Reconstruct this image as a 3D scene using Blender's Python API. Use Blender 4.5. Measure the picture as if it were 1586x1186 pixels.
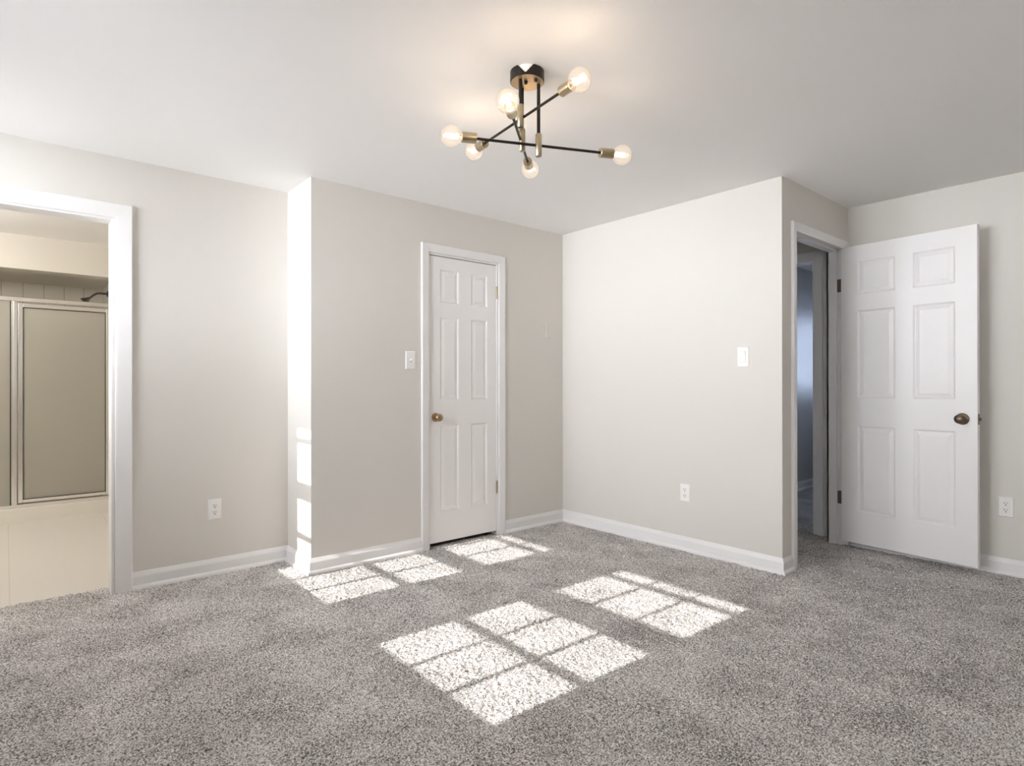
import bpy, bmesh, math, random
import numpy as np
from mathutils import Vector, Matrix

for o in list(bpy.data.objects):
    bpy.data.objects.remove(o)
SC = bpy.context.scene
C = SC.collection
PI = math.pi

# ------------------------------------------------------------------ camera
cd = bpy.data.cameras.new('camera'); cam = bpy.data.objects.new('camera', cd); C.objects.link(cam)
CAM = Vector((-3.4263, -3.3760, 1.105))
YAW, PITCH, ROLL, FPX = 0.8634, 0.0019, -0.0010, 917.3
cd.sensor_fit = 'HORIZONTAL'; cd.sensor_width = 36.0
cd.lens = FPX / 1586 * 36.0
cd.clip_start = 0.05
FWD = Vector((math.cos(YAW) * math.cos(PITCH), math.sin(YAW) * math.cos(PITCH), math.sin(PITCH)))
RT = Vector((math.sin(YAW), -math.cos(YAW), 0)); UP = RT.cross(FWD)
R2 = RT * math.cos(ROLL) + UP * math.sin(ROLL); U2 = -RT * math.sin(ROLL) + UP * math.cos(ROLL)
m3 = Matrix((R2, U2, -FWD)).transposed()
cam.matrix_world = Matrix.Translation(CAM) @ m3.to_4x4()
SC.camera = cam

# ------------------------------------------------------------------ world, sun, exposure
SC.view_settings.view_transform = 'Standard'
SC.view_settings.look = 'None'
SC.view_settings.gamma = 1.0
SC.view_settings.use_curve_mapping = False
SC.view_settings.exposure = 0.88
SC.cycles.diffuse_bounces = 10
SC.cycles.max_bounces = 14
SC.cycles.transparent_max_bounces = 12
SKY = 30.0
SUN = 4.4
w = bpy.data.worlds.new('sky'); SC.world = w; w.use_nodes = True
nt = w.node_tree; nt.nodes.clear()
out = nt.nodes.new('ShaderNodeOutputWorld'); bg = nt.nodes.new('ShaderNodeBackground')
tc = nt.nodes.new('ShaderNodeTexCoord'); sp = nt.nodes.new('ShaderNodeSeparateXYZ')
rp = nt.nodes.new('ShaderNodeValToRGB')
mp = nt.nodes.new('ShaderNodeMapRange'); mp.inputs[1].default_value = -1; mp.inputs[2].default_value = 1
e_ = rp.color_ramp.elements
e_[0].position = 0.03; e_[0].color = (0.72, 0.74, 0.78, 1)      # bright haze on the sun's side
e_[1].position = 0.75; e_[1].color = (0.13, 0.155, 0.21, 1)     # clear sky away from the sun
k_ = e_.new(0.16); k_.color = (0.42, 0.45, 0.50, 1)
k_ = e_.new(0.5); k_.color = (0.17, 0.20, 0.25, 1)
nt.links.new(tc.outputs['Generated'], sp.inputs[0]); nt.links.new(sp.outputs[0], mp.inputs[0])
nt.links.new(mp.outputs[0], rp.inputs[0]); # brightness over height: ground dark near and bright far off, shaped to light the ceiling; hazy horizon, darker zenith
mz = nt.nodes.new('ShaderNodeMapRange'); mz.inputs[1].default_value = -1; mz.inputs[2].default_value = 1
rz = nt.nodes.new('ShaderNodeValToRGB'); ez_ = rz.color_ramp.elements
ez_[0].position = 0.27; ez_[0].color = (0.10, 0.10, 0.10, 1)
ez_[1].position = 0.85; ez_[1].color = (0.45, 0.45, 0.45, 1)
for p_, v_ in ((0.38, 0.6), (0.45, 1.25), (0.495, 1.2), (0.51, 1.05), (0.62, 0.85)):
    k_ = ez_.new(p_); k_.color = (v_, v_, v_, 1)
gx = nt.nodes.new('ShaderNodeMixRGB'); gx.blend_type = 'MULTIPLY'; gx.inputs[0].default_value = 1.0
nt.links.new(sp.outputs[2], mz.inputs[0]); nt.links.new(mz.outputs[0], rz.inputs[0])
nt.links.new(rp.outputs[0], gx.inputs[1]); nt.links.new(rz.outputs[0], gx.inputs[2])
nt.links.new(gx.outputs[0], bg.inputs[0])
bg.inputs[1].default_value = SKY
nt.links.new(bg.outputs[0], out.inputs[0])
TANE = 0.584
sd = bpy.data.lights.new('sun', 'SUN'); sun = bpy.data.objects.new('sun', sd); C.objects.link(sun)
sd.energy = SUN; sd.angle = math.radians(0.38); sd.color = (1.0, 0.96, 0.93)
sun.location = (-9, 0, 6)
sun.rotation_euler = Vector((1, -0.025, -TANE)).to_track_quat('-Z', 'Y').to_euler()


def portal(name, loc, direction, sy, sz):
    l = bpy.data.lights.new(name, 'AREA'); o = bpy.data.objects.new(name, l); C.objects.link(o)
    l.shape = 'RECTANGLE'; l.size = sy; l.size_y = sz; l.cycles.is_portal = True
    o.location = loc; o.rotation_euler = Vector(direction).to_track_quat('-Z', 'Z').to_euler()
    return o


# ------------------------------------------------------------------ materials
def srgb(r, g, b):
    f = lambda c: (c / 255 / 12.92) if c / 255 <= 0.04045 else ((c / 255 + 0.055) / 1.055) ** 2.4
    return (f(r), f(g), f(b), 1)


def mat(name, col, rough=0.5, metal=0.0, bump=None, spec=0.5):
    m = bpy.data.materials.new(name); m.use_nodes = True
    n = m.node_tree; b = n.nodes['Principled BSDF']
    b.inputs['Base Color'].default_value = col if len(col) == 4 else (*col, 1)
    b.inputs['Roughness'].default_value = rough; b.inputs['Metallic'].default_value = metal
    b.inputs['Specular IOR Level'].default_value = spec
    if bump:
        sc_, st, dist = bump
        t = n.nodes.new('ShaderNodeTexCoord'); no = n.nodes.new('ShaderNodeTexNoise')
        no.inputs['Scale'].default_value = sc_; no.inputs['Detail'].default_value = 3
        bp = n.nodes.new('ShaderNodeBump'); bp.inputs['Strength'].default_value = st; bp.inputs['Distance'].default_value = dist
        n.links.new(t.outputs['Object'], no.inputs['Vector']); n.links.new(no.outputs[0], bp.inputs['Height'])
        n.links.new(bp.outputs[0], b.inputs['Normal'])
    return m


WALLC = (0.69, 0.665, 0.622)
M_wall = mat('wall_paint', WALLC, 0.55, bump=(90, 0.12, 0.002), spec=0.3)
M_ceil = mat('ceiling_paint', (0.90, 0.892, 0.884), 0.8, bump=(45, 0.15, 0.003), spec=0.2)
M_trim = mat('white_trim_paint', (0.81, 0.80, 0.795), 0.35, bump=(30, 0.03, 0.001))
M_door = mat('white_door_paint', (0.86, 0.845, 0.835), 0.38, bump=(160, 0.05, 0.0006))
M_plate = mat('white_plastic', (0.86, 0.85, 0.83), 0.3)
M_slot = mat('dark_slot', (0.03, 0.028, 0.025), 0.6)
M_brass = mat('antique_brass', (0.50, 0.42, 0.29), 0.28, 1.0, bump=(300, 0.05, 0.0005))
M_knob = mat('aged_brass_knob', (0.42, 0.30, 0.19), 0.32, 1.0, bump=(120, 0.3, 0.001))
M_knobd = mat('dark_bronze', (0.20, 0.15, 0.11), 0.4, 0.9, bump=(120, 0.2, 0.001))
M_hingeb = mat('old_brass_hinge', (0.45, 0.38, 0.26), 0.35, 1.0, bump=(200, 0.1, 0.001))
M_black = mat('black_satin_metal', (0.030, 0.024, 0.020), 0.35, 0.6, bump=(200, 0.05, 0.0005))
M_canopy = mat('canopy_brass', (0.52, 0.38, 0.23), 0.42, 0.7, bump=(200, 0.05, 0.0005))
M_chrome = mat('bright_chrome', (0.88, 0.86, 0.83), 0.2, 1.0, bump=(50, 0.02, 0.0005))
M_dkchrome = mat('worn_chrome', (0.22, 0.205, 0.18), 0.28, 1.0, bump=(50, 0.05, 0.0005))
M_porc = mat('white_porcelain', (0.85, 0.84, 0.81), 0.12, bump=(4, 0.01, 0.001))
M_gasket = mat('black_gasket', (0.03, 0.03, 0.03), 0.6)
M_curb = mat('cream_curb', (0.82, 0.79, 0.73), 0.3, bump=(20, 0.05, 0.001))
M_bwall = mat('bathroom_paint', (0.74, 0.71, 0.65), 0.6, bump=(60, 0.15, 0.002), spec=0.3)
M_roof = mat('eave_wood', (0.5, 0.48, 0.45), 0.8, bump=(20, 0.3, 0.003))


def carpet_mat():
    m = bpy.data.materials.new('grey_heather_carpet'); m.use_nodes = True
    n = m.node_tree; b = n.nodes['Principled BSDF']; L = n.links.new
    b.inputs['Roughness'].default_value = 1.0; b.inputs['Specular IOR Level'].default_value = 0.05
    t = n.nodes.new('ShaderNodeTexCoord')
    a = n.nodes.new('ShaderNodeTexNoise'); a.inputs['Scale'].default_value = 170; a.inputs['Detail'].default_value = 2.5; a.inputs['Roughness'].default_value = 0.65
    r = n.nodes.new('ShaderNodeValToRGB'); e = r.color_ramp.elements
    e[0].position = 0.37; e[0].color = (0.125, 0.116, 0.108, 1)  # heathered yarn specks, with the pile's self-shadow also put into the colour
    e[1].position = 0.60; e[1].color = (0.84, 0.81, 0.785, 1)
    k = e.new(0.48); k.color = (0.46, 0.438, 0.420, 1)
    g = n.nodes.new('ShaderNodeTexNoise'); g.inputs['Scale'].default_value = 3.2; g.inputs['Detail'].default_value = 4; g.inputs['Distortion'].default_value = 1.2
    gm = n.nodes.new('ShaderNodeMapRange'); gm.inputs[1].default_value = 0.3; gm.inputs[2].default_value = 0.7
    gm.inputs[3].default_value = 0.95; gm.inputs[4].default_value = 1.12
    mul = n.nodes.new('ShaderNodeVectorMath'); mul.operation = 'SCALE'
    f = n.nodes.new('ShaderNodeTexNoise'); f.inputs['Scale'].default_value = 420; f.inputs['Detail'].default_value = 2
    bp = n.nodes.new('ShaderNodeBump'); bp.inputs['Strength'].default_value = 0.9; bp.inputs['Distance'].default_value = 0.003
    for q in (a, g, f): L(t.outputs['Object'], q.inputs['Vector'])
    h_ = n.nodes.new('ShaderNodeTexNoise'); h_.inputs['Scale'].default_value = 4.2; h_.inputs['Detail'].default_value = 5; h_.inputs['Roughness'].default_value = 0.6
    L(t.outputs['Object'], h_.inputs['Vector'])
    hm = n.nodes.new('ShaderNodeMapRange'); hm.inputs[1].default_value = 0.32; hm.inputs[2].default_value = 0.60; hm.inputs[3].default_value = -0.042; hm.inputs[4].default_value = 0.018
    ad_ = n.nodes.new('ShaderNodeMath'); ad_.operation = 'ADD'
    L(h_.outputs[0], hm.inputs[0]); L(a.outputs[0], ad_.inputs[0]); L(hm.outputs[0], ad_.inputs[1]); L(ad_.outputs[0], r.inputs[0]); L(g.outputs[0], gm.inputs[0]); L(r.outputs[0], mul.inputs[0]); L(gm.outputs[0], mul.inputs['Scale'])
    L(mul.outputs[0], b.inputs['Base Color']); L(f.outputs[0], bp.inputs['Height']); L(bp.outputs[0], b.inputs['Normal'])
    return m


M_carpet = carpet_mat()


def tile_mat(name, col, grout, size, axes, off=(0, 0), rough=0.2, gw=0.012, row=None):
    m = bpy.data.materials.new(name); m.use_nodes = True
    n = m.node_tree; b = n.nodes['Principled BSDF']; L = n.links.new
    t = n.nodes.new('ShaderNodeTexCoord'); s = n.nodes.new('ShaderNodeSeparateXYZ'); c = n.nodes.new('ShaderNodeCombineXYZ')
    L(t.outputs['Object'], s.inputs[0])
    for i, ax in enumerate(axes):
        ad = n.nodes.new('ShaderNodeMath'); ad.operation = 'ADD'; ad.inputs[1].default_value = off[i]
        L(s.outputs[ax], ad.inputs[0]); L(ad.outputs[0], c.inputs[i])
    k = n.nodes.new('ShaderNodeTexBrick'); k.offset = 0; k.squash = 1
    k.inputs['Color1'].default_value = (*col, 1); k.inputs['Color2'].default_value = (*[x * 0.985 for x in col], 1)
    k.inputs['Mortar'].default_value = (*grout, 1); k.inputs['Scale'].default_value = 1.0
    k.inputs['Mortar Size'].default_value = gw * size; k.inputs['Brick Width'].default_value = size; k.inputs['Row Height'].default_value = row or size
    L(c.outputs[0], k.inputs['Vector']); L(k.outputs['Color'], b.inputs['Base Color'])
    b.inputs['Roughness'].default_value = rough
    return m


M_tile = tile_mat('cream_wall_tile', (0.72, 0.69, 0.63), (0.42, 0.40, 0.36), 0.1515, (0, 2), (-0.027, 0.0645), 0.2, 0.018)
M_btile = tile_mat('beige_floor_tile', (0.74, 0.705, 0.655), (0.64, 0.60, 0.55), 0.61, (0, 1), (3.41 + 0.61, 0.9), 0.35, 0.005, 5.0)


def glass_mat(name, col=(1, 1, 1, 1), refl=0.08):
    m = bpy.data.materials.new(name); m.use_nodes = True
    n = m.node_tree; n.nodes.clear(); L = n.links.new
    o = n.nodes.new('ShaderNodeOutputMaterial'); x = n.nodes.new('ShaderNodeMixShader'); t = n.nodes.new('ShaderNodeBsdfTransparent')
    g = n.nodes.new('ShaderNodeBsdfGlossy'); g.inputs['Roughness'].default_value = 0.03
    f = n.nodes.new('ShaderNodeFresnel'); f.inputs[0].default_value = 1.45
    t.inputs[0].default_value = col
    L(f.outputs[0], x.inputs[0]); L(t.outputs[0], x.inputs[1]); L(g.outputs[0], x.inputs[2]); L(x.outputs[0], o.inputs[0])
    return m


M_pane = glass_mat('window_glass')


def bulb_mat():
    m = bpy.data.materials.new('lit_bulb_glass'); m.use_nodes = True
    n = m.node_tree; n.nodes.clear(); L = n.links.new
    o = n.nodes.new('ShaderNodeOutputMaterial'); x = n.nodes.new('ShaderNodeMixShader'); t = n.nodes.new('ShaderNodeBsdfTransparent')
    g = n.nodes.new('ShaderNodeBsdfGlossy'); g.inputs['Roughness'].default_value = 0.05
    lw = n.nodes.new('ShaderNodeLayerWeight'); lw.inputs[0].default_value = 0.35
    em = n.nodes.new('ShaderNodeEmission'); em.inputs[0].default_value = (1.0, 0.80, 0.60, 1); em.inputs[1].default_value = 0.12
    a = n.nodes.new('ShaderNodeAddShader')
    mr = n.nodes.new('ShaderNodeMapRange'); mr.inputs[3].default_value = 0.04; mr.inputs[4].default_value = 0.55
    t.inputs[0].default_value = (0.96, 0.94, 0.91, 1)
    L(lw.outputs['Facing'], mr.inputs[0]); L(mr.outputs[0], x.inputs[0]); L(t.outputs[0], a.inputs[0]); L(em.outputs[0], a.inputs[1])
    L(a.outputs[0], x.inputs[1]); L(g.outputs[0], x.inputs[2]); L(x.outputs[0], o.inputs[0])
    return m


M_bulb = bulb_mat()


def emis(name, col, st):
    m = bpy.data.materials.new(name); m.use_nodes = True
    b = m.node_tree.nodes['Principled BSDF']; b.inputs['Emission Color'].default_value = (*col, 1); b.inputs['Emission Strength'].default_value = st
    b.inputs['Base Color'].default_value = (*col, 1)
    return m


M_fil = emis('glowing_filament', (1.0, 0.78, 0.5), 14)
M_dome = emis('lit_white_globe', (1.0, 0.86, 0.68), 3)


def obscure():
    m = bpy.data.materials.new('obscure_shower_glass'); m.use_nodes = True
    n = m.node_tree; n.nodes.clear(); L = n.links.new
    o = n.nodes.new('ShaderNodeOutputMaterial')
    b = n.nodes.new('ShaderNodeBsdfPrincipled'); b.inputs['Base Color'].default_value = (0.72, 0.70, 0.64, 1); b.inputs['Roughness'].default_value = 0.4
    r = n.nodes.new('ShaderNodeBsdfRefraction'); r.inputs['Roughness'].default_value = 0.16; r.inputs['IOR'].default_value = 1.12; r.inputs[0].default_value = (0.85, 0.84, 0.8, 1)
    x = n.nodes.new('ShaderNodeMixShader'); x.inputs[0].default_value = 0.6
    t = n.nodes.new('ShaderNodeTexCoord'); no = n.nodes.new('ShaderNodeTexNoise'); no.inputs['Scale'].default_value = 120
    bp = n.nodes.new('ShaderNodeBump'); bp.inputs['Strength'].default_value = 0.15; bp.inputs['Distance'].default_value = 0.001
    L(t.outputs['Object'], no.inputs[0]); L(no.outputs[0], bp.inputs['Height']); L(bp.outputs[0], b.inputs['Normal'])
    L(b.outputs[0], x.inputs[1]); L(r.outputs[0], x.inputs[2]); L(x.outputs[0], o.inputs[0])
    return m


M_obs = obscure()


# ------------------------------------------------------------------ mesh helpers
def box(bm, a, b):
    x0, x1 = sorted((a[0], b[0])); y0, y1 = sorted((a[1], b[1])); z0, z1 = sorted((a[2], b[2]))
    v = [bm.verts.new(p) for p in [(x0, y0, z0), (x1, y0, z0), (x1, y1, z0), (x0, y1, z0), (x0, y0, z1), (x1, y0, z1), (x1, y1, z1), (x0, y1, z1)]]
    for f in [(0, 3, 2, 1), (4, 5, 6, 7), (0, 1, 5, 4), (1, 2, 6, 5), (2, 3, 7, 6), (3, 0, 4, 7)]:
        bm.faces.new([v[i] for i in f])


def lathe(bm, prof, origin, axis, seg=32, caps=True):
    """prof: list of (distance along axis, radius)"""
    ax = Vector(axis).normalized(); t = Vector((0, 0, 1)) if abs(ax.z) < 0.9 else Vector((1, 0, 0))
    u = ax.cross(t).normalized(); v = ax.cross(u); o = Vector(origin)
    rings = []
    for d, r in prof:
        if r < 1e-6:
            rings.append([bm.verts.new(o + ax * d)])
        else:
            rings.append([bm.verts.new(o + ax * d + (u * math.cos(2 * PI * k / seg) + v * math.sin(2 * PI * k / seg)) * r) for k in range(seg)])
    for a, b in zip(rings, rings[1:]):
        for k in range(seg):
            q = (k + 1) % seg
            if len(a) == 1 and len(b) == 1: continue
            if len(a) == 1: bm.faces.new((a[0], b[k], b[q]))
            elif len(b) == 1: bm.faces.new((a[k], b[0], a[q]))
            else: bm.faces.new((a[k], b[k], b[q], a[q]))
    if caps:
        for r in (rings[0], rings[-1]):
            if len(r) > 2: bm.faces.new(r)


def tube(bm, pts, r, seg=12):
    pts = [Vector(p) for p in pts]; rings = []
    n = None
    for i, p in enumerate(pts):
        d = ((pts[min(i + 1, len(pts) - 1)] - pts[max(i - 1, 0)])).normalized()
        if n is None:
            t = Vector((0, 0, 1)) if abs(d.z) < 0.9 else Vector((1, 0, 0)); n = d.cross(t).normalized()
        else: n = (n - d * n.dot(d)).normalized()
        b = d.cross(n)
        rr = r[i] if isinstance(r, (list, tuple)) else r
        rings.append([bm.verts.new(p + (n * math.cos(2 * PI * k / seg) + b * math.sin(2 * PI * k / seg)) * rr) for k in range(seg)])
    for a, b in zip(rings, rings[1:]):
        for k in range(seg): bm.faces.new((a[k], a[(k + 1) % seg], b[(k + 1) % seg], b[k]))
    bm.faces.new(rings[0]); bm.faces.new(rings[-1])


def obj(name, bm, m, parent=None, smooth=False, bevel=0, loc=None):
    bmesh.ops.recalc_face_normals(bm, faces=bm.faces)
    me = bpy.data.meshes.new(name); bm.to_mesh(me); bm.free()
    me.materials.append(m)
    o = bpy.data.objects.new(name, me); C.objects.link(o)
    if parent: o.parent = parent
    if loc is not None: o.location = loc
    if smooth:
        me.polygons.foreach_set('use_smooth', [True] * len(me.polygons))
        try: me.set_sharp_from_angle(angle=math.radians(40))
        except Exception: pass
    if bevel:
        b = o.modifiers.new('bevel', 'BEVEL'); b.width = bevel; b.segments = 2; b.limit_method = 'ANGLE'; b.angle_limit = math.radians(50)
    return o


def struct(name, bm, m, label=None, **k):
    o = obj(name, bm, m, **k); o['kind'] = 'structure'
    if label: o['label'] = label
    return o


def thing(name, label, cat, loc=(0, 0, 0), rz=0.0, group=None):
    o = bpy.data.objects.new(name, None); C.objects.link(o); o.location = loc; o.rotation_euler = (0, 0, rz)
    o.empty_display_size = 0.1
    o['label'] = label; o['category'] = cat
    if group: o['group'] = group
    return o


def sweep(bm, path, prof, fn, side=-1, only=None, ends=(True, True)):
    """path: 2D polyline; prof: closed list of (offset, height); side -1 = offset to the right. fn(p2, h) -> 3D"""
    P = [Vector(p) for p in path]; N = []
    for i in range(len(P) - 1):
        d = (P[i + 1] - P[i]).normalized(); N.append(Vector((-d.y, d.x)) * side)
    M = []
    for i in range(len(P)):
        if i == 0: M.append(N[0])
        elif i == len(P) - 1: M.append(N[-1])
        else:
            s = N[i - 1] + N[i]; M.append(s / (1 + N[i - 1].dot(N[i])))
    rng = range(len(P) - 1) if only is None else only
    for i in rng:
        A = [bm.verts.new(fn(P[i] + M[i] * o_, h)) for o_, h in prof]; B = [bm.verts.new(fn(P[i + 1] + M[i + 1] * o_, h)) for o_, h in prof]
        n = len(prof)
        for k in range(n): bm.faces.new((A[k], A[(k + 1) % n], B[(k + 1) % n], B[k]))
        bm.faces.new(A); bm.faces.new(B)


# ------------------------------------------------------------------ dimensions
H = 2.312
XW = -4.25              # window wall, inner face
YL = 0.373              # left wall (bathroom side)
XJ = -2.077             # closet jog
YE = -1.782             # entry wall
XR = 0.9785             # right wall behind the open door
YB = -4.45              # wall behind the camera
T = 0.115
ZB = -0.06; ZT = H + 0.06

# ------------------------------------------------------------------ shell
def wallbox(name, a, b, m=M_wall, label=None):
    bm = bmesh.new(); box(bm, (a[0], a[1], ZB), (b[0], b[1], ZT)); return struct(name, bm, m, label)


def wall_x(name, x0, x1, y0, y1, holes, m=M_wall, label=None):
    """wall running along x with holes (xa, xb, za, zb)"""
    bm = bmesh.new(); cur = x0
    for xa, xb, za, zb in sorted(holes):
        box(bm, (cur, y0, ZB), (xa, y1, ZT)); box(bm, (xa, y0, zb), (xb, y1, ZT))
        if za > ZB: box(bm, (xa, y0, ZB), (xb, y1, za))
        cur = xb
    box(bm, (cur, y0, ZB), (x1, y1, ZT))
    bmesh.ops.remove_doubles(bm, verts=bm.verts, dist=1e-5)
    return struct(name, bm, m, label)


def wall_y(name, y0, y1, x0, x1, holes, m=M_wall, label=None):
    bm = bmesh.new(); cur = y0
    for ya, yb, za, zb in sorted(holes):
        box(bm, (x0, cur, ZB), (x1, ya, ZT)); box(bm, (x0, ya, zb), (x1, yb, ZT))
        if za > ZB: box(bm, (x0, ya, ZB), (x1, yb, za))
        cur = yb
    box(bm, (x0, cur, ZB), (x1, y1, ZT))
    bmesh.ops.remove_doubles(bm, verts=bm.verts, dist=1e-5)
    return struct(name, bm, m, label)


# windows: y range and four sash heights (glass)
XG = -4.33
WIN = [dict(y=(-1.826, -1.036), lo=(1.217, 1.474, 1.708), hi=(1.826, 2.076, 2.24)),
       dict(y=(-0.453, 0.268), lo=(1.234, 1.509, 1.738), hi=(1.822, 2.084, 2.24)),
       dict(y=(-4.10, -3.68), lo=(1.217, 1.474, 1.708), hi=(1.826, 2.076, 2.24))]  # third window is added, out of view, to brighten the room's right side
wall_y('wall_window', YB - T, YL, XW - 0.15, XW, [(q['y'][0] - 0.05, q['y'][1] + 0.05, 1.160, 2.277) for q in WIN],
       label='wall with two windows and an added third for fill light')
BD0, BD1, BDH = -3.748, -2.990, 1.985     # bathroom doorway
wall_x('wall_left', XW - 0.15, XJ + 0.001, YL, YL + T, [(BD0, BD1, ZB, BDH)], label='greige wall beside the bathroom doorway')
CD0, CD1, CDH = -1.276, -0.672, 1.990     # closet doorway
wallbox('wall_jog', (XJ, T), (XJ + 0.10, YL + T + 0.001), label='narrow return wall left of the closet')
wall_x('wall_closet', XJ, 0.0, 0.0, T, [(CD0, CD1, ZB, CDH)], label='closet wall with the narrow six panel door')
ED0, ED1, EDH = 0.172, 0.943, 2.030       # entry doorway
wallbox('wall_right', (0.0, YE), (T, T), label='plain greige wall right of the room corner')
wall_x('wall_entry', T, XR + T, YE, YE + T, [(ED0 - 0.012, ED1 + 0.012, ZB, EDH + 0.012)], label='short wall with the entry doorway')
wallbox('wall_far_right', (XR, YB - T), (XR + T, YE), label='wall behind the open door')
wallbox('wall_behind', (XW - 0.15, YB - T), (XR, YB), label='wall behind the camera')
# hall end wall with the doorway to the next room
XH = XR + T
HD0, HD1, HDH = -1.512, -0.80, 2.02
wall_y('wall_hall_end', YE + T, 1.6, XH, XH + T, [(HD0, HD1, ZB, HDH)])
wallbox('wall_hall_back', (T, 1.6), (XH + T, 1.7))
wallbox('wall_hall_left', (T - 0.01, T), (T + 0.09, 1.6))
# next room
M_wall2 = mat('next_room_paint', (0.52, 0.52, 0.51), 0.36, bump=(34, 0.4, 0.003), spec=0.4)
YN = -0.64; XN = 4.4
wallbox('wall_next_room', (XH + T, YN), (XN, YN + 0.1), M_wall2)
wall_y('wall_next_room_window', -3.6, YN + 0.1, XN, XN + 0.12, [(-1.85, -1.05, 0.98, 1.97)])
wallbox('wall_next_room_back', (XH, -3.7), (XN + 0.12, -3.6))
wallbox('wall_next_room_near', (XH, -3.6), (XH + T, YE))
# closet back
wallbox('wall_closet_back', (XJ, 0.75), (T, 0.85))
# bathroom
BX0, BX1, BY0, BY1 = -4.9, -2.05, YL + T, 3.68
wallbox('wall_bathroom_outer', (BX0 - 0.1, BY0), (BX0, BY1 + 0.1), M_bwall)
wallbox('wall_bathroom_front', (BX0, BY0 - 0.1), (XW - 0.15, BY0), M_bwall)
bm = bmesh.new(); box(bm, (BX0, BY1, ZB), (BX1 + 0.1, BY1 + 0.1, ZT)); struct('wall_shower_back', bm, M_tile, 'cream tiled shower wall')
wallbox('wall_bathroom_right', (BX1, YL + T), (BX1 + 0.1, BY1), M_bwall)
SX = -2.703; SY = 2.83
bm = bmesh.new(); box(bm, (SX, SY, ZB), (SX + 0.11, BY1, 2.038)); struct('wall_shower_side', bm, M_bwall, 'side wall of the shower')
bm = bmesh.new(); box(bm, (BX0, SY - 0.01, 2.038), (BX1, BY1, H + 0.02)); struct('ceiling_soffit', bm, M_bwall, 'beige soffit over the shower')

# ceiling
bm = bmesh.new(); box(bm, (XW - 0.15, YB - T, H), (XN + 0.12, BY1 + 0.1, H + 0.12)); box(bm, (BX0 - 0.1, BY0 - 0.1, H), (XW - 0.15, BY1 + 0.1, H + 0.12)); struct('ceiling', bm, M_ceil, 'white ceiling')

# roof overhang outside the windows
bm = bmesh.new(); box(bm, (-4.61, YB - 0.6, 2.312), (-4.40, 0.38, 2.46)); struct('roof_eave', bm, M_roof, 'roof overhang outside the windows')

# ------------------------------------------------------------------ carpet (real relief where it is seen, coarse beyond)
def carpet():
    st = 0.0042
    x0, x1, y0, y1 = -3.55, 1.30, -3.10, 0.505
    nx = int((x1 - x0) / st); ny = int((y1 - y0) / st)
    rs = np.random.RandomState(7)

    def smooth(a, n):
        for _ in range(n):
            a = (a + np.roll(a, 1, 0) + np.roll(a, -1, 0)) / 3; a = (a + np.roll(a, 1, 1) + np.roll(a, -1, 1)) / 3
        return a
    a = smooth(rs.rand(nx, ny) - .5, 1); a /= a.std()
    b = smooth(rs.rand(nx, ny) - .5, 4); b /= b.std()
    z = a * 0.0017 + b * 0.0011 + 0.001
    X, Y = np.meshgrid(x0 + np.arange(nx) * st, y0 + np.arange(ny) * st, indexing='ij')
    X = X + (rs.rand(nx, ny) - .5) * 0.0028; Y = Y + (rs.rand(nx, ny) - .5) * 0.0028
    X[0] = x0; X[-1] = x1; Y[:, 0] = y0; Y[:, -1] = y1
    z = np.clip(z, -0.006, 0.008)
    co = np.stack([X, Y, z], -1).reshape(-1, 3)
    idx = np.arange(nx * ny).reshape(nx, ny)
    q = np.stack([idx[:-1, :-1], idx[1:, :-1], idx[1:, 1:], idx[:-1, 1:]], -1).reshape(-1, 4)
    cx = X[:-1, :-1].ravel(); cy = Y[:-1, :-1].ravel()
    keep = ~(((cx > XJ + .02) & (cx < -0.02 + T) & (cy > 0.05)) | ((cx > 0.02) & (cx < 0.10) & (cy > YE + .02)) | ((cx > XR + .05) & (cy < YE + .05)))
    q = q[keep]
    # coarse surrounds
    ext = [(XW, YB, x0, BY0 + 0.015), (x0, YB, XR + 0.05, y0), (x1, -3.6, XN, 1.6), (XR + 0.06, -3.6, x1, y0), (T - .02, y1, x1, 1.6), (XR + 0.06, y0, x1, YE + 0.0)]
    ev = []; ef = []
    base = len(co)
    for (ax, ay, bx, by) in ext:
        k = base + len(ev); ev += [(ax, ay, 0), (bx, ay, 0), (bx, by, 0), (ax, by, 0)]; ef.append((k, k + 1, k + 2, k + 3))
    co = np.concatenate([co, np.array(ev, float)]); q = np.concatenate([q, np.array(ef)])
    me = bpy.data.meshes.new('floor'); me.vertices.add(len(co)); me.vertices.foreach_set('co', co.ravel())
    me.loops.add(len(q) * 4); me.loops.foreach_set('vertex_index', q.ravel().astype(np.int32))
    me.polygons.add(len(q)); me.polygons.foreach_set('loop_start', np.arange(0, len(q) * 4, 4, dtype=np.int32))
    me.update(calc_edges=True)
    me.polygons.foreach_set('use_smooth', np.ones(len(q), bool))
    me.materials.append(M_carpet)
    o = bpy.data.objects.new('floor', me); C.objects.link(o); o['kind'] = 'structure'; o['label'] = 'grey heathered cut pile carpet'


carpet()
bm = bmesh.new(); box(bm, (BX0 - .1, YB - T, -0.16), (XN + .12, BY1 + .1, -0.02)); struct('floor_slab', bm, M_roof)
bm = bmesh.new(); box(bm, (BX0, 0.47, -0.03), (BX1, BY1, -0.008)); struct('floor_bathroom', bm, M_btile, 'beige tiled bathroom floor')

# ------------------------------------------------------------------ baseboards
BP = [(0, 0), (0.025, 0), (0.025, 0.010), (0.022, 0.017), (0.013, 0.025), (0.0125, 0.068), (0.0115, 0.072), (0.0050, 0.088), (0.003, 0.093), (0, 0.094)]
flo = lambda p, h: (p.x, p.y, h)


def baseboard(name, path, only=None, label=None):
    bm = bmesh.new(); sweep(bm, path, BP, flo, -1, only); return struct(name, bm, M_trim, label)


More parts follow.
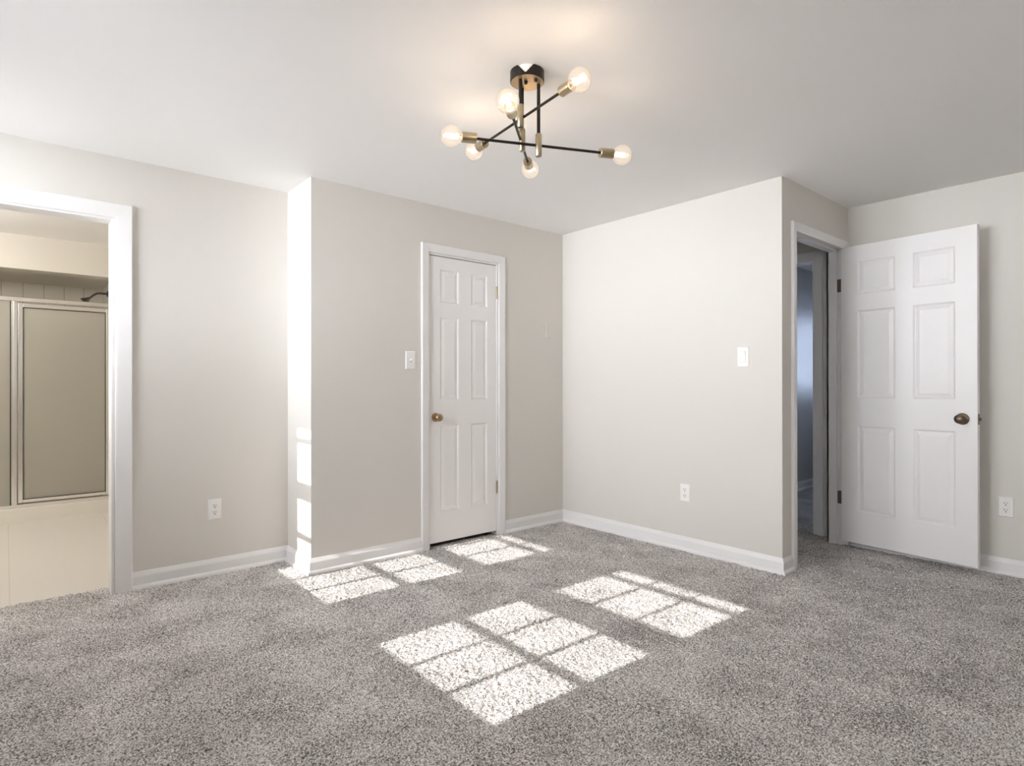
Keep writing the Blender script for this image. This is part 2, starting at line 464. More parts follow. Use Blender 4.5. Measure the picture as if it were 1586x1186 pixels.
pl = [(-2.912, YL), (XJ, YL), (XJ, 0), (-1.334, 0)]
baseboard('baseboard_left', pl, [0], 'white baseboard right of the bathroom doorway')
baseboard('baseboard_jog', pl, [1], 'sunlit white baseboard on the wall return')
baseboard('baseboard_closet', pl, [2], 'white baseboard left of the closet door')
pr = [(-0.614, 0), (0, 0), (0, YE), (0.115, YE)]
baseboard('baseboard_closet_right', pr, [0], 'short white baseboard right of the closet door')
baseboard('baseboard_right', pr, [1], 'long white baseboard under the switch wall')
baseboard('baseboard_entry', pr, [2], 'small white baseboard beside the entry doorway')
pb = [(XR, YE - 0.02), (XR, YB), (XW, YB), (XW, YL), (-3.83, YL)]
baseboard('baseboard_far_right', pb, [0], 'white baseboard behind the open door')
baseboard('baseboard_behind', pb, [1]); baseboard('baseboard_window', pb, [2, 3])
baseboard('baseboard_next_room', [(XH + T, YN), (XN, YN)], None, 'white baseboard in the next room')
baseboard('baseboard_hall', [(XH, -0.73 + 0.0), (XH, -0.74)][::-1] and [(XH, 1.6), (XH, -0.735)])

# ------------------------------------------------------------------ casings
def cprof(w_, t_=0.016):
    return [(0, 0), (0, t_ * 0.62), (0.003, t_ * 0.74), (0.010, t_ * 0.82), (w_ - 0.010, t_), (w_ - 0.004, t_), (w_, t_ * 0.8), (w_, 0)]


def casing(name, s0, s1, h, wl, fn, w_, label=None, legs=(True, True), wr=None):
    """inner edges s0,s1,h ; fn maps (s,z),out -> world"""
    bm = bmesh.new()
    path = [(s0, -0.01), (s0, h), (s1, h), (s1, -0.01)]
    sweep(bm, path, cprof(w_), fn, 1)   # offset outwards
    return struct(name, bm, M_trim, label)


casing('trim_1', BD0 - 0.003, BD1 + 0.003, BDH - 0.003 + 0.003, 0, lambda p, h: (p.x, YL - h, p.y), 0.078, 'wide white casing of the bathroom doorway')
casing('trim_2', CD0 - 0.0, CD1 + 0.0, CDH, 0, lambda p, h: (p.x, -h, p.y), 0.057, 'white casing around the closet door')
bm = bmesh.new()
fe = lambda p, h: (p.x, YE - h, p.y)
sweep(bm, [(ED0 - 0.002, -0.01), (ED0 - 0.002, EDH - 0.012), (ED1 + 0.03, EDH - 0.012)], cprof(0.055, 0.017), fe, 1)
box(bm, (ED1, YE - 0.014, -0.01), (XR - 0.001, YE, EDH - 0.012))
struct('trim_3', bm, M_trim, 'white casing of the entry doorway')
bm = bmesh.new()
fh = lambda p, h: (XH - h, p.x, p.y)
sweep(bm, [(HD1, -0.01), (HD1, HDH), (HD0, HDH), (HD0, -0.01)], cprof(0.062, 0.016), fh, -1)
struct('trim_4', bm, M_trim, 'shaded casing of the doorway across the hall')
# jambs
def jamb_x(name, s0, s1, h, ya, yb, stop=None, label=None):
    bm = bmesh.new(); t = 0.012
    box(bm, (s0 - 0.0, ya, -0.01), (s0 + t, yb, h)); box(bm, (s1 - t, ya, -0.01), (s1, yb, h)); box(bm, (s0 + t, ya, h - t), (s1 - t, yb, h))
    if stop:
        y0, y1 = stop; e = 0.011
        box(bm, (s0 + t, y0, -0.01), (s0 + t + e, y1, h - t)); box(bm, (s1 - t - e, y0, -0.01), (s1 - t, y1, h - t)); box(bm, (s0 + t + e, y0, h - t - e), (s1 - t - e, y1, h - t))
    return struct(name, bm, M_trim, label, bevel=0.0015)


jamb_x('trim_5', BD0, BD1, BDH, YL - 0.001, YL + T + 0.001, None, 'white jamb of the bathroom doorway')
jamb_x('trim_6', CD0, CD1, CDH, 0.0, T, (0.046, 0.058), 'closet door jamb')
jamb_x('trim_7', ED0 - 0.012, ED1 + 0.012, EDH + 0.012, YE - 0.001, YE + T + 0.012, (YE + 0.055, YE + T + 0.012 - 0.02), 'entry door jamb')
bm = bmesh.new(); box(bm, (XH - 0.001, HD0, -0.01), (XH + T, HD0 + 0.012, HDH)); box(bm, (XH - 0.001, HD1 - 0.012, -0.01), (XH + T, HD1, HDH)); box(bm, (XH - 0.001, HD0 + 0.012, HDH - 0.012), (XH + T, HD1 - 0.012, HDH))
struct('trim_8', bm, M_trim)
# inner hall side casing of the entry
bm = bmesh.new(); sweep(bm, [(ED0, -0.01), (ED0, EDH), (ED1, EDH), (ED1, -0.01)], cprof(0.055), lambda p, h: (p.x, YE + T + h, p.y), 1)
struct('trim_9', bm, M_trim)

# ------------------------------------------------------------------ windows (behind the camera; their sun falls on the carpet; the third is added to brighten the right side)
for i, q in enumerate(WIN):
    ya, yb = q['y']; bm = bmesh.new()
    X0, X1 = XG - 0.022, XG + 0.022
    zlo0, zlm, zlo1 = q['lo']; zhi0, zhm, zhi1 = q['hi']
    box(bm, (XW - .15, ya - 0.05, 1.160), (XW, ya - 0.0, 2.277)); box(bm, (XW - .15, yb, 1.160), (XW, yb + 0.05, 2.277))
    box(bm, (XW - .15, ya, 1.160), (XW, yb, 1.175)); box(bm, (XW - .15, ya, 2.262), (XW, yb, 2.277))
    fr = struct('window_%d' % (i + 1), bm, M_trim, 'six over six window behind the viewer, the third added for fill light')
    for nm, z0, zm, z1, dx in (('lower_sash', zlo0, zlm, zlo1, 0.0), ('upper_sash', zhi0, zhm, zhi1, 0.0)):
        bm = bmesh.new()
        zb_ = 1.175 if nm == 'lower_sash' else zlo1 + (zhi0 - zlo1) * 0.5
        zt_ = 2.262 if nm == 'upper_sash' else zlo1 + (zhi0 - zlo1) * 0.5
        box(bm, (X0 + dx, ya, zb_), (X1 + dx, yb, z0)); box(bm, (X0 + dx, ya, z1), (X1 + dx, yb, zt_))
        wm = 0.013
        for k in (1, 2):
            yy = ya + (yb - ya) * k / 3
            box(bm, (XG - 0.012 + dx, yy - wm, z0), (XG + 0.012 + dx, yy + wm, z1))
        box(bm, (XG - 0.012 + dx, ya, zm - wm), (XG + 0.012 + dx, yb, zm + wm))
        obj(nm, bm, M_trim, fr)
        bm = bmesh.new(); box(bm, (XG - 0.002 + dx, ya, z0), (XG + 0.002 + dx, yb, z1)); obj('window_pane', bm, M_pane, fr)
    portal('window_daylight', (XW - 0.16, (ya + yb) / 2, 1.72), (1, 0, 0), yb - ya + 0.1, 1.12)
bm = bmesh.new()
for (a0, b0, a1, b1) in ((-1.85, .98, -1.81, 1.97), (-1.09, .98, -1.05, 1.97), (-1.81, .98, -1.09, 1.02), (-1.81, 1.93, -1.09, 1.97), (-1.81, 1.46, -1.09, 1.49)):
    box(bm, (XN + .03, a0, b0), (XN + .08, a1, b1))
nw = struct('window_4', bm, M_trim, 'window of the next room')
bm = bmesh.new(); box(bm, (XN + .05, -1.81, 1.02), (XN + .054, -1.09, 1.93)); obj('window_pane', bm, M_pane, nw)
portal('window_daylight', (XN + 0.13, -1.45, 1.475), (-1, 0, 0), 0.8, 1.0)


# ------------------------------------------------------------------ six panel doors
def door_leaf(bm, W, Hh, cols, rows, t=0.035):
    """leaf in local x 0..W, z 0..Hh, faces at y=0 and y=t; cols/rows are panel extents"""
    xs = sorted({0, W} | {v for c in cols for v in c}); zs = sorted({0, Hh} | {v for r in rows for v in r})
    cs = set(cols); rw = set(rows)
    for yf, sg in ((0.0, 1), (t, -1)):
        for i in range(len(xs) - 1):
            for j in range(len(zs) - 1):
                x0, x1, z0, z1 = xs[i], xs[i + 1], zs[j], zs[j + 1]
                if (x0, x1) in cs and (z0, z1) in rw:
                    rings = []
                    for ins, dep in ((0, 0), (0.004, 0.0015), (0.010, 0.0075), (0.014, 0.008), (0.036, 0.0022), (0.037, 0.0016)):
                        y = yf + sg * dep
                        rings.append([bm.verts.new(p) for p in ((x0 + ins, y, z0 + ins), (x1 - ins, y, z0 + ins), (x1 - ins, y, z1 - ins), (x0 + ins, y, z1 - ins))])
                    for a, b in zip(rings, rings[1:]):
                        for k in range(4): bm.faces.new((a[k], a[(k + 1) % 4], b[(k + 1) % 4], b[k]))
                    bm.faces.new(rings[-1])
                else:
                    bm.faces.new([bm.verts.new(p) for p in ((x0, yf, z0), (x1, yf, z0), (x1, yf, z1), (x0, yf, z1))])
    for a, b in (((0, 0), (W, 0)), ((W, 0), (W, Hh)), ((W, Hh), (0, Hh)), ((0, Hh), (0, 0))):
        bm.faces.new([bm.verts.new(p) for p in ((a[0], 0, a[1]), (b[0], 0, b[1]), (b[0], t, b[1]), (a[0], t, a[1]))])
    bmesh.ops.remove_doubles(bm, verts=bm.verts, dist=1e-5)


def knob(parent, x, y, z, dy, m, oval=1.0, rose=0.031):
    bm = bmesh.new()
    lathe(bm, [(0, rose), (0.004, rose), (0.007, rose * .86), (0.009, rose * .5), (0.010, 0.0)], (0, 0, 0), (0, dy, 0), 32, False)
    r = obj('knob_rose', bm, m, None, True)
    bm = bmesh.new()
    lathe(bm, [(0.008, 0.011), (0.022, 0.010), (0.028, 0.014), (0.033, 0.022), (0.040, 0.0265), (0.048, 0.027), (0.055, 0.024), (0.060, 0.018), (0.063, 0.010), (0.0635, 0.006), (0.0645, 0.0)], (0, 0, 0), (0, dy, 0), 36, False)
    for v in bm.verts: v.co.x *= oval
    k = obj('door_knob', bm, m, parent, True); k.location = (x, y, z)
    r.parent = k
    return k


def hinge(parent, x, y, z, m, h=0.089, leafdir=(1, 0)):
    bm = bmesh.new()
    for k in range(5):
        lathe(bm, [(k * h / 5 + 0.0004, 0.0065), ((k + 1) * h / 5 - 0.0004, 0.0065)], (0, 0, -h / 2), (0, 0, 1), 14)
    lathe(bm, [(0, 0.0), (0.002, 0.0045), (0.005, 0.0045), (0.007, 0)], (0, 0, h / 2), (0, 0, 1), 12, False)
    lx, ly = leafdir
    n = Vector((-ly, lx, 0)) * 0.0012; d = Vector((lx, ly, 0)) * 0.030
    a = Vector((0, 0, -h / 2)); p = [a - n, a + n, a + d + n, a + d - n]
    lo = [bm.verts.new(v) for v in p]; hi = [bm.verts.new(v + Vector((0, 0, h))) for v in p]
    bm.faces.new(lo); bm.faces.new(hi)
    for k in range(4): bm.faces.new((lo[k], lo[(k + 1) % 4], hi[(k + 1) % 4], hi[k]))
    o = obj('hinge', bm, m, parent, True); o.location = (x, y, z)
    return o


# closet door (closed)
W1 = CD1 - CD0 - 0.024 - 0.006
dx0 = CD0 + 0.012 + 0.003
bm = bmesh.new()
cz = 0.030
door_leaf(bm, W1, CDH - 0.012 - 0.005 - cz,
          [(-1.176 - dx0, -1.020 - dx0), (-0.913 - dx0, -0.768 - dx0)],
          [(0.230 - cz, 0.829 - cz), (0.995 - cz, 1.565 - cz), (1.660 - cz, 1.890 - cz)])
d1 = struct('door_1', bm, M_door, 'closed narrow white six panel closet door'); d1.location = (dx0, 0.010, cz)
knob(d1, -1.213 - dx0, 0.0, 0.881 - cz, -1, M_knob)
for hz in (1.774, 0.349):
    hinge(d1, W1 + 0.002, -0.008, hz - cz, M_hingeb, leafdir=(0.0, 1))
bm = bmesh.new(); box(bm, (-0.003, -0.0005, 0.82 - cz), (0.001, 0.03, 0.94 - cz)); obj('latch_plate', bm, M_hingeb, d1)

# entry door (open)
n0 = Vector((0.892, -1.7705)); f0 = Vector((0.8235, -2.5265))
dv = (f0 - n0); W2 = dv.length; ang = math.atan2(dv.y, dv.x)
bm = bmesh.new(); ez = 0.043
door_leaf(bm, W2, 1.982, [(0.103, 0.332), (0.429, 0.653)], [(0.247 - ez + .003, 0.826 - ez), (1.010 - ez, 1.594 - ez), (1.696 - ez, 1.920 - ez)])
d2 = struct('door_2', bm, M_door, 'open white six panel bedroom door', bevel=0.0012); d2.location = (n0.x, n0.y, ez); d2.rotation_euler = (0, 0, ang)
# local +y must point away from the camera side: with heading ang (-y), left normal is +x -> good
knob(d2, W2 - 0.072, 0.0, 0.899 - ez, -1, M_knobd, 1.05, 0.034)
knob(d2, W2 - 0.072, 0.035, 0.899 - ez, 1, M_knobd, 1.05, 0.034)
bm = bmesh.new(); box(bm, (W2 - 0.001, 0.006, 0.868 - ez), (W2 + 0.0015, 0.029, 0.930 - ez)); obj('latch_plate', bm, M_knobd, d2)
bm = bmesh.new()
v = [bm.verts.new(p) for p in ((W2, 0.012, 0.890 - ez), (W2, 0.024, 0.890 - ez), (W2 + 0.012, 0.024, 0.890 - ez), (W2 + 0.012, 0.020, 0.890 - ez))]
u = [bm.verts.new((p.co.x, p.co.y, 0.908 - ez)) for p in v]
bm.faces.new(v); bm.faces.new(u)
for k in range(4): bm.faces.new((v[k], v[(k + 1) % 4], u[(k + 1) % 4], u[k]))
obj('latch_bolt', bm, M_knobd, d2)
# hinges on the jamb side
for hz in (1.780, 0.325):
    bm = bmesh.new()
    h = 0.089
    lathe(bm, [(0, 0.006), (h, 0.006)], (0.936, -1.790, hz - h / 2), (0, 0, 1), 14)
    # leaf screwed to the jamb, rounded corners
    vs = []
    r_ = 0.012; ln = 0.066
    pts = [(0, -h / 2)]
    for k in range(5):
        a = -PI / 2 + k * PI / 8; pts.append((ln - r_ + r_ * math.cos(a), -h / 2 + r_ + r_ * math.sin(a)))
    for k in range(5):
        a = k * PI / 8; pts.append((ln - r_ + r_ * math.cos(a), h / 2 - r_ + r_ * math.sin(a)))
    pts.append((0, h / 2))
    A = [bm.verts.new((ED1 - 0.0005, -1.788 + s, hz + zz)) for s, zz in pts]; B = [bm.verts.new((ED1 - 0.0025, -1.788 + s, hz + zz)) for s, zz in pts]
    bm.faces.new(A); bm.faces.new(B)
    for k in range(len(A)): bm.faces.new((A[k], A[(k + 1) % len(A)], B[(k + 1) % len(A)], B[k]))
    box(bm, (0.898, -1.789, hz - h / 2), (0.936, -1.7875, hz + h / 2))
    o = obj('hinge', bm, M_knobd, None, True); o.parent = d2; o.matrix_parent_inverse = Matrix.Translation(d2.location).inverted() if False else (Matrix.Translation(d2.location) @ Matrix.Rotation(ang, 4, 'Z')).inverted()


# ------------------------------------------------------------------ wall plates
def plate_mesh(w_=0.072, h_=0.116, t_=0.006):
    bm = bmesh.new(); e = 0.004
    lo = [bm.verts.new(p) for p in ((-w_ / 2, 0, -h_ / 2), (w_ / 2, 0, -h_ / 2), (w_ / 2, 0, h_ / 2), (-w_ / 2, 0, h_ / 2))]
    mi = [bm.verts.new((v.co.x, -t_ * 0.5, v.co.z)) for v in lo]
    hi = [bm.verts.new((v.co.x * (1 - 2 * e / w_), -t_, v.co.z * (1 - 2 * e / h_))) for v in lo]
    for a, b in ((lo, mi), (mi, hi)):
        for k in range(4): bm.faces.new((a[k], a[(k + 1) % 4], b[(k + 1) % 4], b[k]))
    bm.faces.new(hi); bm.faces.new(lo)
    return bm


def at_wall(root, p, rz):
    root.location = p; root.rotation_euler = (0, 0, rz)


def screw(parent, z):
    bm = bmesh.new(); lathe(bm, [(0, 0.003), (0.0012, 0.0026), (0.0016, 0)], (0, -0.006, z), (0, -1, 0), 12, False); obj('screw', bm, M_plate, parent)


def outlet(label, p, rz, decora=False):
    t = thing('wall_outlet', label, 'outlet', p, rz)
    obj('cover_plate', plate_mesh(), M_plate, t)
    if decora:
        bm = bmesh.new(); box(bm, (-0.0165, -0.0075, -0.033), (0.0165, -0.006, 0.033)); obj('receptacle_face', bm, M_plate, t, bevel=0.001)
        screw(t, 0.048); screw(t, -0.048)
    else:
        screw(t, 0)
    for zc in (0.0195, -0.0195):
        bm = bmesh.new()
        if not decora:
            lathe(bm, [(0, 0.0165), (0.0015, 0.0165), (0.002, 0.0155)], (0, -0.006, zc), (0, -1, 0), 28)
            for v in bm.verts: v.co.z = zc + max(-0.0140, min(0.0140, v.co.z - zc))
            soc = obj('socket', bm, M_plate, t)
            y = -0.0082
        else:
            box(bm, (-0.014, -0.0080, zc - 0.0125), (0.014, -0.0074, zc + 0.0125)); soc = obj('socket', bm, M_plate, t); y = -0.0082
        bm = bmesh.new()
        box(bm, (-0.0075, y - .0004, zc - 0.001), (-0.0048, y + .0006, zc + 0.009)); box(bm, (0.0048, y - .0004, zc + 0.000), (0.0072, y + .0006, zc + 0.008))
        lathe(bm, [(0, 0.0032), (0.0008, 0.0032)], (0, y + .0004, zc - 0.0075), (0, -1, 0), 14)
        obj('slot', bm, M_slot, soc)
    return t


outlet('white wall outlet on the wall between bathroom doorway and closet', (-2.5005, YL, 0.379), 0)
outlet('white wall outlet low on the plain wall below the rocker switch', (0, -1.136, 0.384), -PI / 2)
outlet('white wall outlet behind the open bedroom door', (XR, -2.627, 0.391), -PI / 2, True)

t = thing('light_switch', 'white toggle light switch left of the closed closet door', 'light switch', (-1.4145, 0, 1.262), 0)
obj('cover_plate', plate_mesh(), M_plate, t); screw(t, 0.03); screw(t, -0.03)
bm = bmesh.new(); box(bm, (-0.0055, -0.0066, -0.0125), (0.0055, -0.0058, 0.0125)); obj('toggle_slot', bm, mat('toggle_surround', (0.45, 0.43, 0.4), 0.5), t)
bm = bmesh.new()
lo = [bm.verts.new(p) for p in ((-0.0045, -0.006, -0.006), (0.0045, -0.006, -0.006), (0.0045, -0.006, 0.006), (-0.0045, -0.006, 0.006))]
hi = [bm.verts.new(p) for p in ((-0.0035, -0.018, 0.006), (0.0035, -0.018, 0.006), (0.0035, -0.017, 0.012), (-0.0035, -0.017, 0.012))]
for k in range(4): bm.faces.new((lo[k], lo[(k + 1) % 4], hi[(k + 1) % 4], hi[k]))
bm.faces.new(lo); bm.faces.new(hi); obj('toggle', bm, M_plate, t)

t = thing('light_switch', 'white rocker light switch beside the entry doorway corner', 'light switch', (0, -1.5445, 1.270), -PI / 2)
obj('cover_plate', plate_mesh(0.074, 0.120), M_plate, t); screw(t, 0.048); screw(t, -0.048)
bm = bmesh.new(); box(bm, (-0.0175, -0.0064, -0.034), (0.0175, -0.0055, 0.034)); obj('rocker_frame', bm, mat('rocker_gap', (0.5, 0.49, 0.47), 0.5), t)
bm = bmesh.new()
v = [(-0.0160, -0.006, -0.0325), (-0.0160, -0.006, 0.0325), (-0.0160, -0.0115, 0.0325), (-0.0160, -0.0075, 0), (-0.0160, -0.0075, -0.0325)]
A = [bm.verts.new(p) for p in v]; B = [bm.verts.new((0.0160, p[1], p[2])) for p in v]
bm.faces.new(A); bm.faces.new(B)
for k in range(5): bm.faces.new((A[k], A[(k + 1) % 5], B[(k + 1) % 5], B[k]))
obj('rocker', bm, M_plate, t)

o = obj('blank_wall_plate', plate_mesh(0.070, 0.112), M_wall); o.location = (-0.155, 0, 1.527)
o['label'] = 'wall-coloured blank cover plate high right of the closet door'; o['category'] = 'wall plate'


# ------------------------------------------------------------------ ceiling light
def unproj(px, py, z):
    d = FWD + R2 * ((px - 793) / FPX) - U2 * ((py - 593) / FPX)
    return CAM + d * ((z - CAM.z) / d.z)


lamp_c = unproj(816.5, 129, 2.270); CX, CY = lamp_c.x, lamp_c.y
lamp = thing('sputnik_ceiling_light', 'black and brass six bulb ceiling light with three crossed rods', 'ceiling light', (CX, CY, H))
rel = lambda v: Vector(v) - Vector((CX, CY, H))
RC = 0.066; ZP = 2.272
bm = bmesh.new()                           # black rim with a V-shaped gap towards the viewer
a0 = math.atan2(-FWD.y, -FWD.x)
seg = 72
ring = []
for k in range(seg + 1):
    a = a0 + 2 * PI * k / seg
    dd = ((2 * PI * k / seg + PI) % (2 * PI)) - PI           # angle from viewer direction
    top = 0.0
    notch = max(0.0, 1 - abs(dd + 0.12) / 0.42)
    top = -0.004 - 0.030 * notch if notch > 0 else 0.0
    ring.append([bm.verts.new((math.cos(a) * r, math.sin(a) * r, zz)) for r, zz in ((RC - .003, top), (RC, top), (RC, ZP - H + .002), (RC - .002, ZP - H), (RC - .003, ZP - H))])
for a, b in zip(ring, ring[1:]):
    for k in range(5): bm.faces.new((a[k], a[(k + 1) % 5], b[(k + 1) % 5], b[k]))
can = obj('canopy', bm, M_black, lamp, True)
bm = bmesh.new(); lathe(bm, [(0, RC - .0035), (0.036, RC - .0035)], (0, 0, 0), (0, 0, -1), 48); obj('white_inner_drum', bm, M_plate, can, True)  # white drum inside the rim, showing through its V-shaped gap
bm = bmesh.new(); lathe(bm, [(H - ZP - 0.004, RC - .003), (H - ZP, RC - .003)], (0, 0, 0), (0, 0, -1), 48); obj('canopy_face', bm, M_canopy, can)
for pxy in ((814.5, 126), (829.5, 122)):
    c = rel(unproj(*pxy, ZP)); bm = bmesh.new(); lathe(bm, [(-.001, 0.007), (0.008, 0.007), (0.011, 0.005), (0.012, 0)], (c.x, c.y, ZP - H), (0, 0, -1), 16, False); obj('canopy_screw', bm, M_black, can, True)
arms = [((834.2, 225), 2.308, (698.6, 210.3), (963, 240)),
        ((806.0, 180), 2.268, (897.3, 123.5), (734, 233)),
        ((808.8, 217), 2.338, (786.5, 156.8), (821, 262))]


def bulb(parent, tip, d):
    """socket starts at tip and points along d; bulb beyond"""
    bm = bmesh.new(); lathe(bm, [(0, 0.006), (0.0, 0.0185), (0.001, 0.0195), (0.056, 0.0195), (0.057, 0.0185), (0.057, 0.016), (0.045, 0.015), (0.045, 0)], tip, d, 32, False)
    s = obj('lamp_socket', bm, M_brass, parent, True)
    R = 0.0400; cdist = 0.096
    prof = [(0.046, 0.0125), (0.054, 0.0135)]
    for k in range(1, 25):
        a = PI - 0.42 - (PI - 0.42) * k / 24
        prof.append((cdist + R * math.cos(a), max(R * math.sin(a), 0.0)))
    prof = [q for q in prof if q[0] >= 0.046]
    bm = bmesh.new(); lathe(bm, prof, tip, d, 40, False)
    b = obj('light_bulb', bm, M_bulb, parent, True)
    u = d.cross(Vector((0, 0, 1))).normalized(); w_ = d.cross(u)
    bm = bmesh.new(); pts = []
    c0 = tip + d * 0.070
    for k in range(8):      # zig-zag loops of the filament
        a = 2 * PI * k / 8
        for q in (0.0, 0.5, 1.0):
            pts.append(c0 + d * (0.038 * (q if k % 2 == 0 else 1 - q)) + (u * math.cos(a) + w_ * math.sin(a)) * 0.0085)
    tube(bm, pts, 0.0009, 6)
    obj('filament', bm, M_fil, b)
    bm = bmesh.new(); lathe(bm, [(0.050, 0.006), (0.066, 0.004), (0.072, 0.0015)], tip, d, 12); obj('filament_stem', bm, M_pane, b)
    l = bpy.data.lights.new('bulb_light', 'POINT'); l.energy = 0.30; l.color = (1.0, 0.80, 0.62); l.shadow_soft_size = 0.005
    lo_ = bpy.data.objects.new('bulb_light', l); C.objects.link(lo_); lo_.parent = parent; lo_.location = tip + d * cdist


for (kx, ky), Z, b1, b2 in arms:
    d = FWD + R2 * ((kx - 793) / FPX) - U2 * ((ky - 593) / FPX)
    P = CAM + d * Z; zc = P.z
    A = rel(unproj(*b1, zc)); B = rel(unproj(*b2, zc)); S = rel(P)
    bm = bmesh.new(); lathe(bm, [(-(ZP - H) - 0.001, 0.0068), (-S.z - 0.042, 0.0068)], (S.x, S.y, 0), (0, 0, -1), 20); obj('stem', bm, M_black, lamp, True)
    bm = bmesh.new(); lathe(bm, [(-S.z - 0.044, 0.009), (-S.z - 0.0435, 0.0115), (-S.z - 0.042, 0.0125), (-S.z + 0.042, 0.0125), (-S.z + 0.0435, 0.0115), (-S.z + 0.044, 0.008)], (S.x, S.y, 0), (0, 0, -1), 32); obj('coupler', bm, M_brass, lamp, True)
    ax = (B - A).normalized()
    t0 = A + ax * 0.096; t1 = B - ax * 0.096
    bm = bmesh.new(); tube(bm, [t0 + ax * -0.004, t1 + ax * 0.004], 0.0052, 16); obj('arm', bm, M_black, lamp, True)
    bulb(lamp, t0, -ax); bulb(lamp, t1, ax)

# ------------------------------------------------------------------ bathroom
bm = bmesh.new(); box(bm, (BX0, SY, -0.02), (SX, SY + 0.11, 0.105))
struct('trim_10', bm, M_curb, 'cream shower curb', bevel=0.006)
sh = thing('shower_enclosure', 'chrome framed shower enclosure with obscure grey glass in the bathroom', 'shower', (-3.3, 2.87, 0.105))
Y0 = 2.870; zt = 1.790; zb = 0.105


def sbox(name, a, b, m=M_chrome, parent=None, bevel=0.003):
    bm = bmesh.new(); box(bm, (a[0] + 3.3, a[1] - Y0, a[2] - zb), (b[0] + 3.3, b[1] - Y0, b[2] - zb)); return obj(name, bm, m, parent or sh, bevel=bevel)


fy0, fy1 = Y0 - 0.02, Y0 + 0.02
sbox('top_rail', (BX0 + .01, fy0, zt - 0.012), (SX - .002, fy1, zt + 0.022))
sbox('bottom_rail', (BX0 + .01, fy0, zb), (SX - .002, fy1, zb + 0.030))
sbox('wall_post', (SX - 0.026, fy0, zb + .03), (SX - .002, fy1, zt - .012))
sbox('middle_post', (-3.392, fy0, zb + .03), (-3.356, fy1, zt - .012))
sbox('wall_post', (BX0 + .002, fy0, zb + .03), (BX0 + .03, fy1, zt - .012))
# swinging door panel: own frame and glass
da, db = -3.350, -2.733
dtop, dbot = zt - 0.026, zb + 0.042
fw = 0.030
ff0, ff1 = Y0 - 0.026, Y0 - 0.002
bm = bmesh.new()
o3 = lambda a, b: box(bm, (a[0] + 3.3, a[1] - Y0, a[2] - zb), (b[0] + 3.3, b[1] - Y0, b[2] - zb))
o3((da, ff0, dbot), (da + fw, ff1, dtop)); o3((db - fw, ff0, dbot), (db, ff1, dtop)); o3((da + fw, ff0, dbot), (db - fw, ff1, dbot + 0.026)); o3((da + fw, ff0, dtop - 0.032), (db - fw, ff1, dtop))
door = obj('shower_door_frame', bm, M_chrome, sh, bevel=0.003)
bm = bmesh.new()
for a, b in (((da + fw, dbot + .026), (da + fw + .005, dtop - .032)), ((db - fw - .005, dbot + .026), (db - fw, dtop - .032)), ((da + fw, dbot + .026), (db - fw, dbot + .031)), ((da + fw, dtop - .037), (db - fw, dtop - .032))):
    o3((a[0], ff0 + .004, a[1]), (b[0], ff1 - .004, b[1]))
obj('glazing_gasket', bm, M_gasket, door)
bm = bmesh.new(); o3((da + fw, Y0 - 0.016, dbot + .02), (db - fw, Y0 - 0.011, dtop - .03)); obj('obscure_glass', bm, M_obs, sh)
# raised rib lines of the extrusion
for xx in (-3.374,):
    bm = bmesh.new(); o3((xx - 0.006, fy0 - 0.008, zb + .03), (xx + 0.006, fy0, zt - .012)); obj('post_rib', bm, M_chrome, sh, bevel=0.003)
bm = bmesh.new(); o3((BX0 + .02, Y0 - 0.004, zb + .02), (-3.392, Y0 + 0.001, zt - .01)); obj('obscure_glass', bm, M_obs, sh)
bm = bmesh.new(); o3((-3.400, Y0 - 0.010, zb + .03), (-3.392, Y0 + 0.004, zt - .012)); obj('glazing_gasket', bm, M_gasket, sh)
# pull handle
bm = bmesh.new(); o3((db - 0.024, ff0 - 0.018, 0.60), (db - 0.012, ff0, 0.62)); o3((db - 0.012, ff0 - 0.018, 0.604), (db + 0.012, ff0 - 0.008, 0.616)); obj('pull_handle', bm, M_chrome, door, bevel=0.003)

# towel bar inside the door, seen blurred through the glass
bm = bmesh.new(); tube(bm, [(-3.255 + 3.3, 0.018, 1.075 - zb), (-2.955 + 3.3, 0.018, 1.075 - zb)], 0.024, 14)
tube(bm, [(-3.245 + 3.3, 0.018, 1.075 - zb), (-3.245 + 3.3, -0.006, 1.075 - zb)], 0.006, 10); tube(bm, [(-2.965 + 3.3, 0.018, 1.075 - zb), (-2.965 + 3.3, -0.006, 1.075 - zb)], 0.006, 10)
tb = obj('towel_bar', bm, M_black, sh, True); tb['label'] = 'dark towel bar blurred behind the glass'

# shower head
YS = 3.25
hd = thing('shower_fixture', 'small chrome shower head on a bent arm above the glass door', 'shower head', (SX, YS, 1.945))
bm = bmesh.new(); lathe(bm, [(0, 0.028), (0.003, 0.028), (0.010, 0.018), (0.012, 0.010)], (0, 0, 0), (-1, 0, 0), 28); obj('wall_flange', bm, M_dkchrome, hd, True)
bm = bmesh.new(); tube(bm, [(-0.008, 0, 0), (-0.06, 0, 0.002), (-0.085, 0, -0.002), (-0.11, 0, -0.02), (-0.135, 0, -0.046), (-0.145, 0, -0.053)], 0.0095, 14); obj('shower_arm', bm, M_dkchrome, hd, True)
bm = bmesh.new(); ax = Vector((-0.75, 0, -0.66)).normalized(); lathe(bm, [(0, 0.010), (0.008, 0.016), (0.020, 0.018), (0.026, 0.024), (0.050, 0.036), (0.058, 0.037), (0.060, 0.033), (0.061, 0)], (-0.140, 0, -0.049), ax, 28, False); obj('shower_head', bm, M_dkchrome, hd, True)

# toilet, its bowl front peeks out beside the door casing
to = thing('toilet', 'white toilet mostly hidden beyond the bathroom door casing', 'toilet', (BX1, 2.28, -0.008))


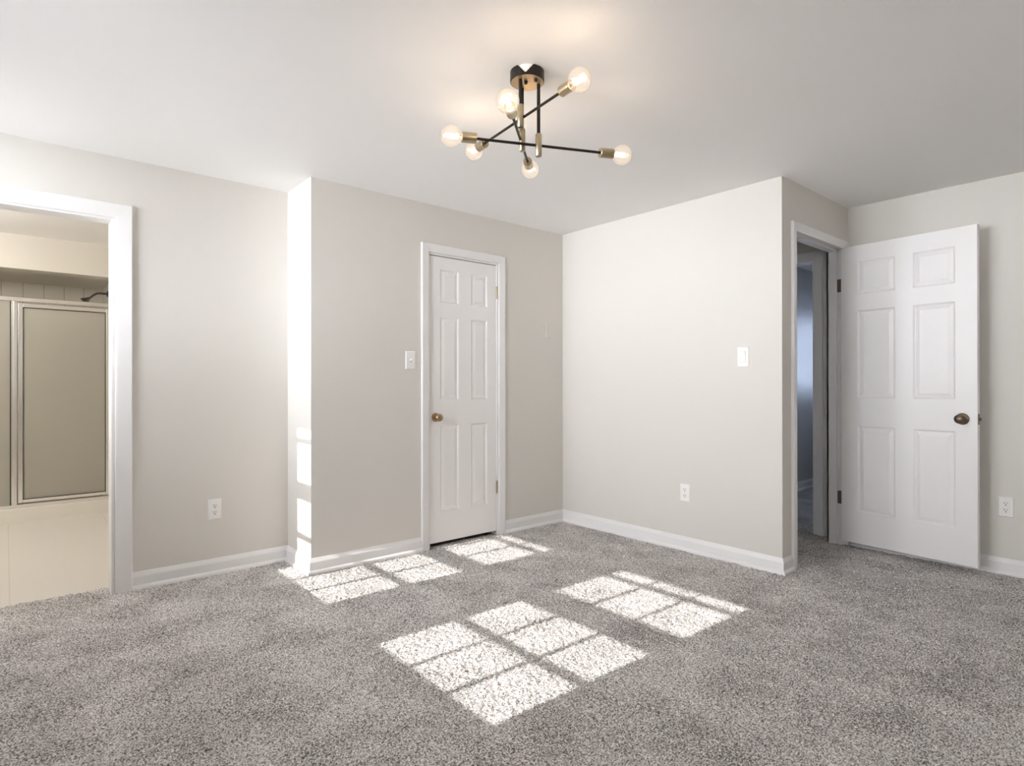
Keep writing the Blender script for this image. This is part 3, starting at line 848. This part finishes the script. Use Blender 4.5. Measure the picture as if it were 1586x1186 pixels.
def oval_loft(bm, secs, seg=36):
    rings = []
    for cx, rx, ry, z in secs:
        rings.append([bm.verts.new((cx + rx * math.cos(2 * PI * k / seg), ry * math.sin(2 * PI * k / seg), z)) for k in range(seg)])
    for a, b in zip(rings, rings[1:]):
        for k in range(seg): bm.faces.new((a[k], a[(k + 1) % seg], b[(k + 1) % seg], b[k]))
    bm.faces.new(rings[0]); bm.faces.new(rings[-1])


TX = -0.44
bm = bmesh.new(); oval_loft(bm, [(TX + .06, 0.20, 0.115, 0), (TX + .06, 0.19, 0.105, 0.03), (TX + .06, 0.17, 0.095, 0.14), (TX + .03, 0.19, 0.125, 0.24), (TX, 0.225, 0.17, 0.34), (TX, 0.235, 0.18, 0.375), (TX, 0.235, 0.18, 0.385)]); obj('bowl', bm, M_porc, to, True)
bm = bmesh.new(); oval_loft(bm, [(TX, 0.236, 0.182, 0.387), (TX, 0.242, 0.187, 0.393), (TX, 0.242, 0.187, 0.403), (TX, 0.236, 0.181, 0.408)]); obj('seat', bm, M_porc, to, True)
bm = bmesh.new(); oval_loft(bm, [(TX, 0.236, 0.182, 0.410), (TX, 0.240, 0.185, 0.416), (TX, 0.236, 0.181, 0.424), (TX, 0.20, 0.15, 0.428)]); obj('lid', bm, M_porc, to, True)
bm = bmesh.new(); box(bm, (-0.205, -0.22, 0.36), (-0.012, 0.22, 0.72)); obj('tank', bm, M_porc, to, bevel=0.02)
bm = bmesh.new(); box(bm, (-0.215, -0.23, 0.72), (-0.008, 0.23, 0.755)); obj('tank_lid', bm, M_porc, to, bevel=0.01)

# bathroom ceiling lamp, out of the frame
bl = thing('dome_ceiling_light', 'white dome light on the bathroom ceiling', 'ceiling light', (-4.15, 1.75, H))
bm = bmesh.new(); lathe(bm, [(0, 0.15), (0.03, 0.15), (0.03, 0.14)], (0, 0, 0), (0, 0, -1), 36); obj('lamp_base', bm, M_chrome, bl)
bm = bmesh.new(); lathe(bm, [(0.03, 0.135)] + [(0.03 + 0.07 * math.sin(a * PI / 16), 0.135 * math.cos(a * PI / 16)) for a in range(1, 8)] + [(0.10, 0)], (0, 0, 0), (0, 0, -1), 36, False); obj('lamp_dome', bm, M_dome, bl, True)
l = bpy.data.lights.new('dome_lamp', 'POINT'); l.energy = 19; l.color = (1.0, 0.97, 0.94); l.shadow_soft_size = 0.1
lo_ = bpy.data.objects.new('dome_lamp', l); C.objects.link(lo_); lo_.parent = bl; lo_.location = (0, 0, -0.22)
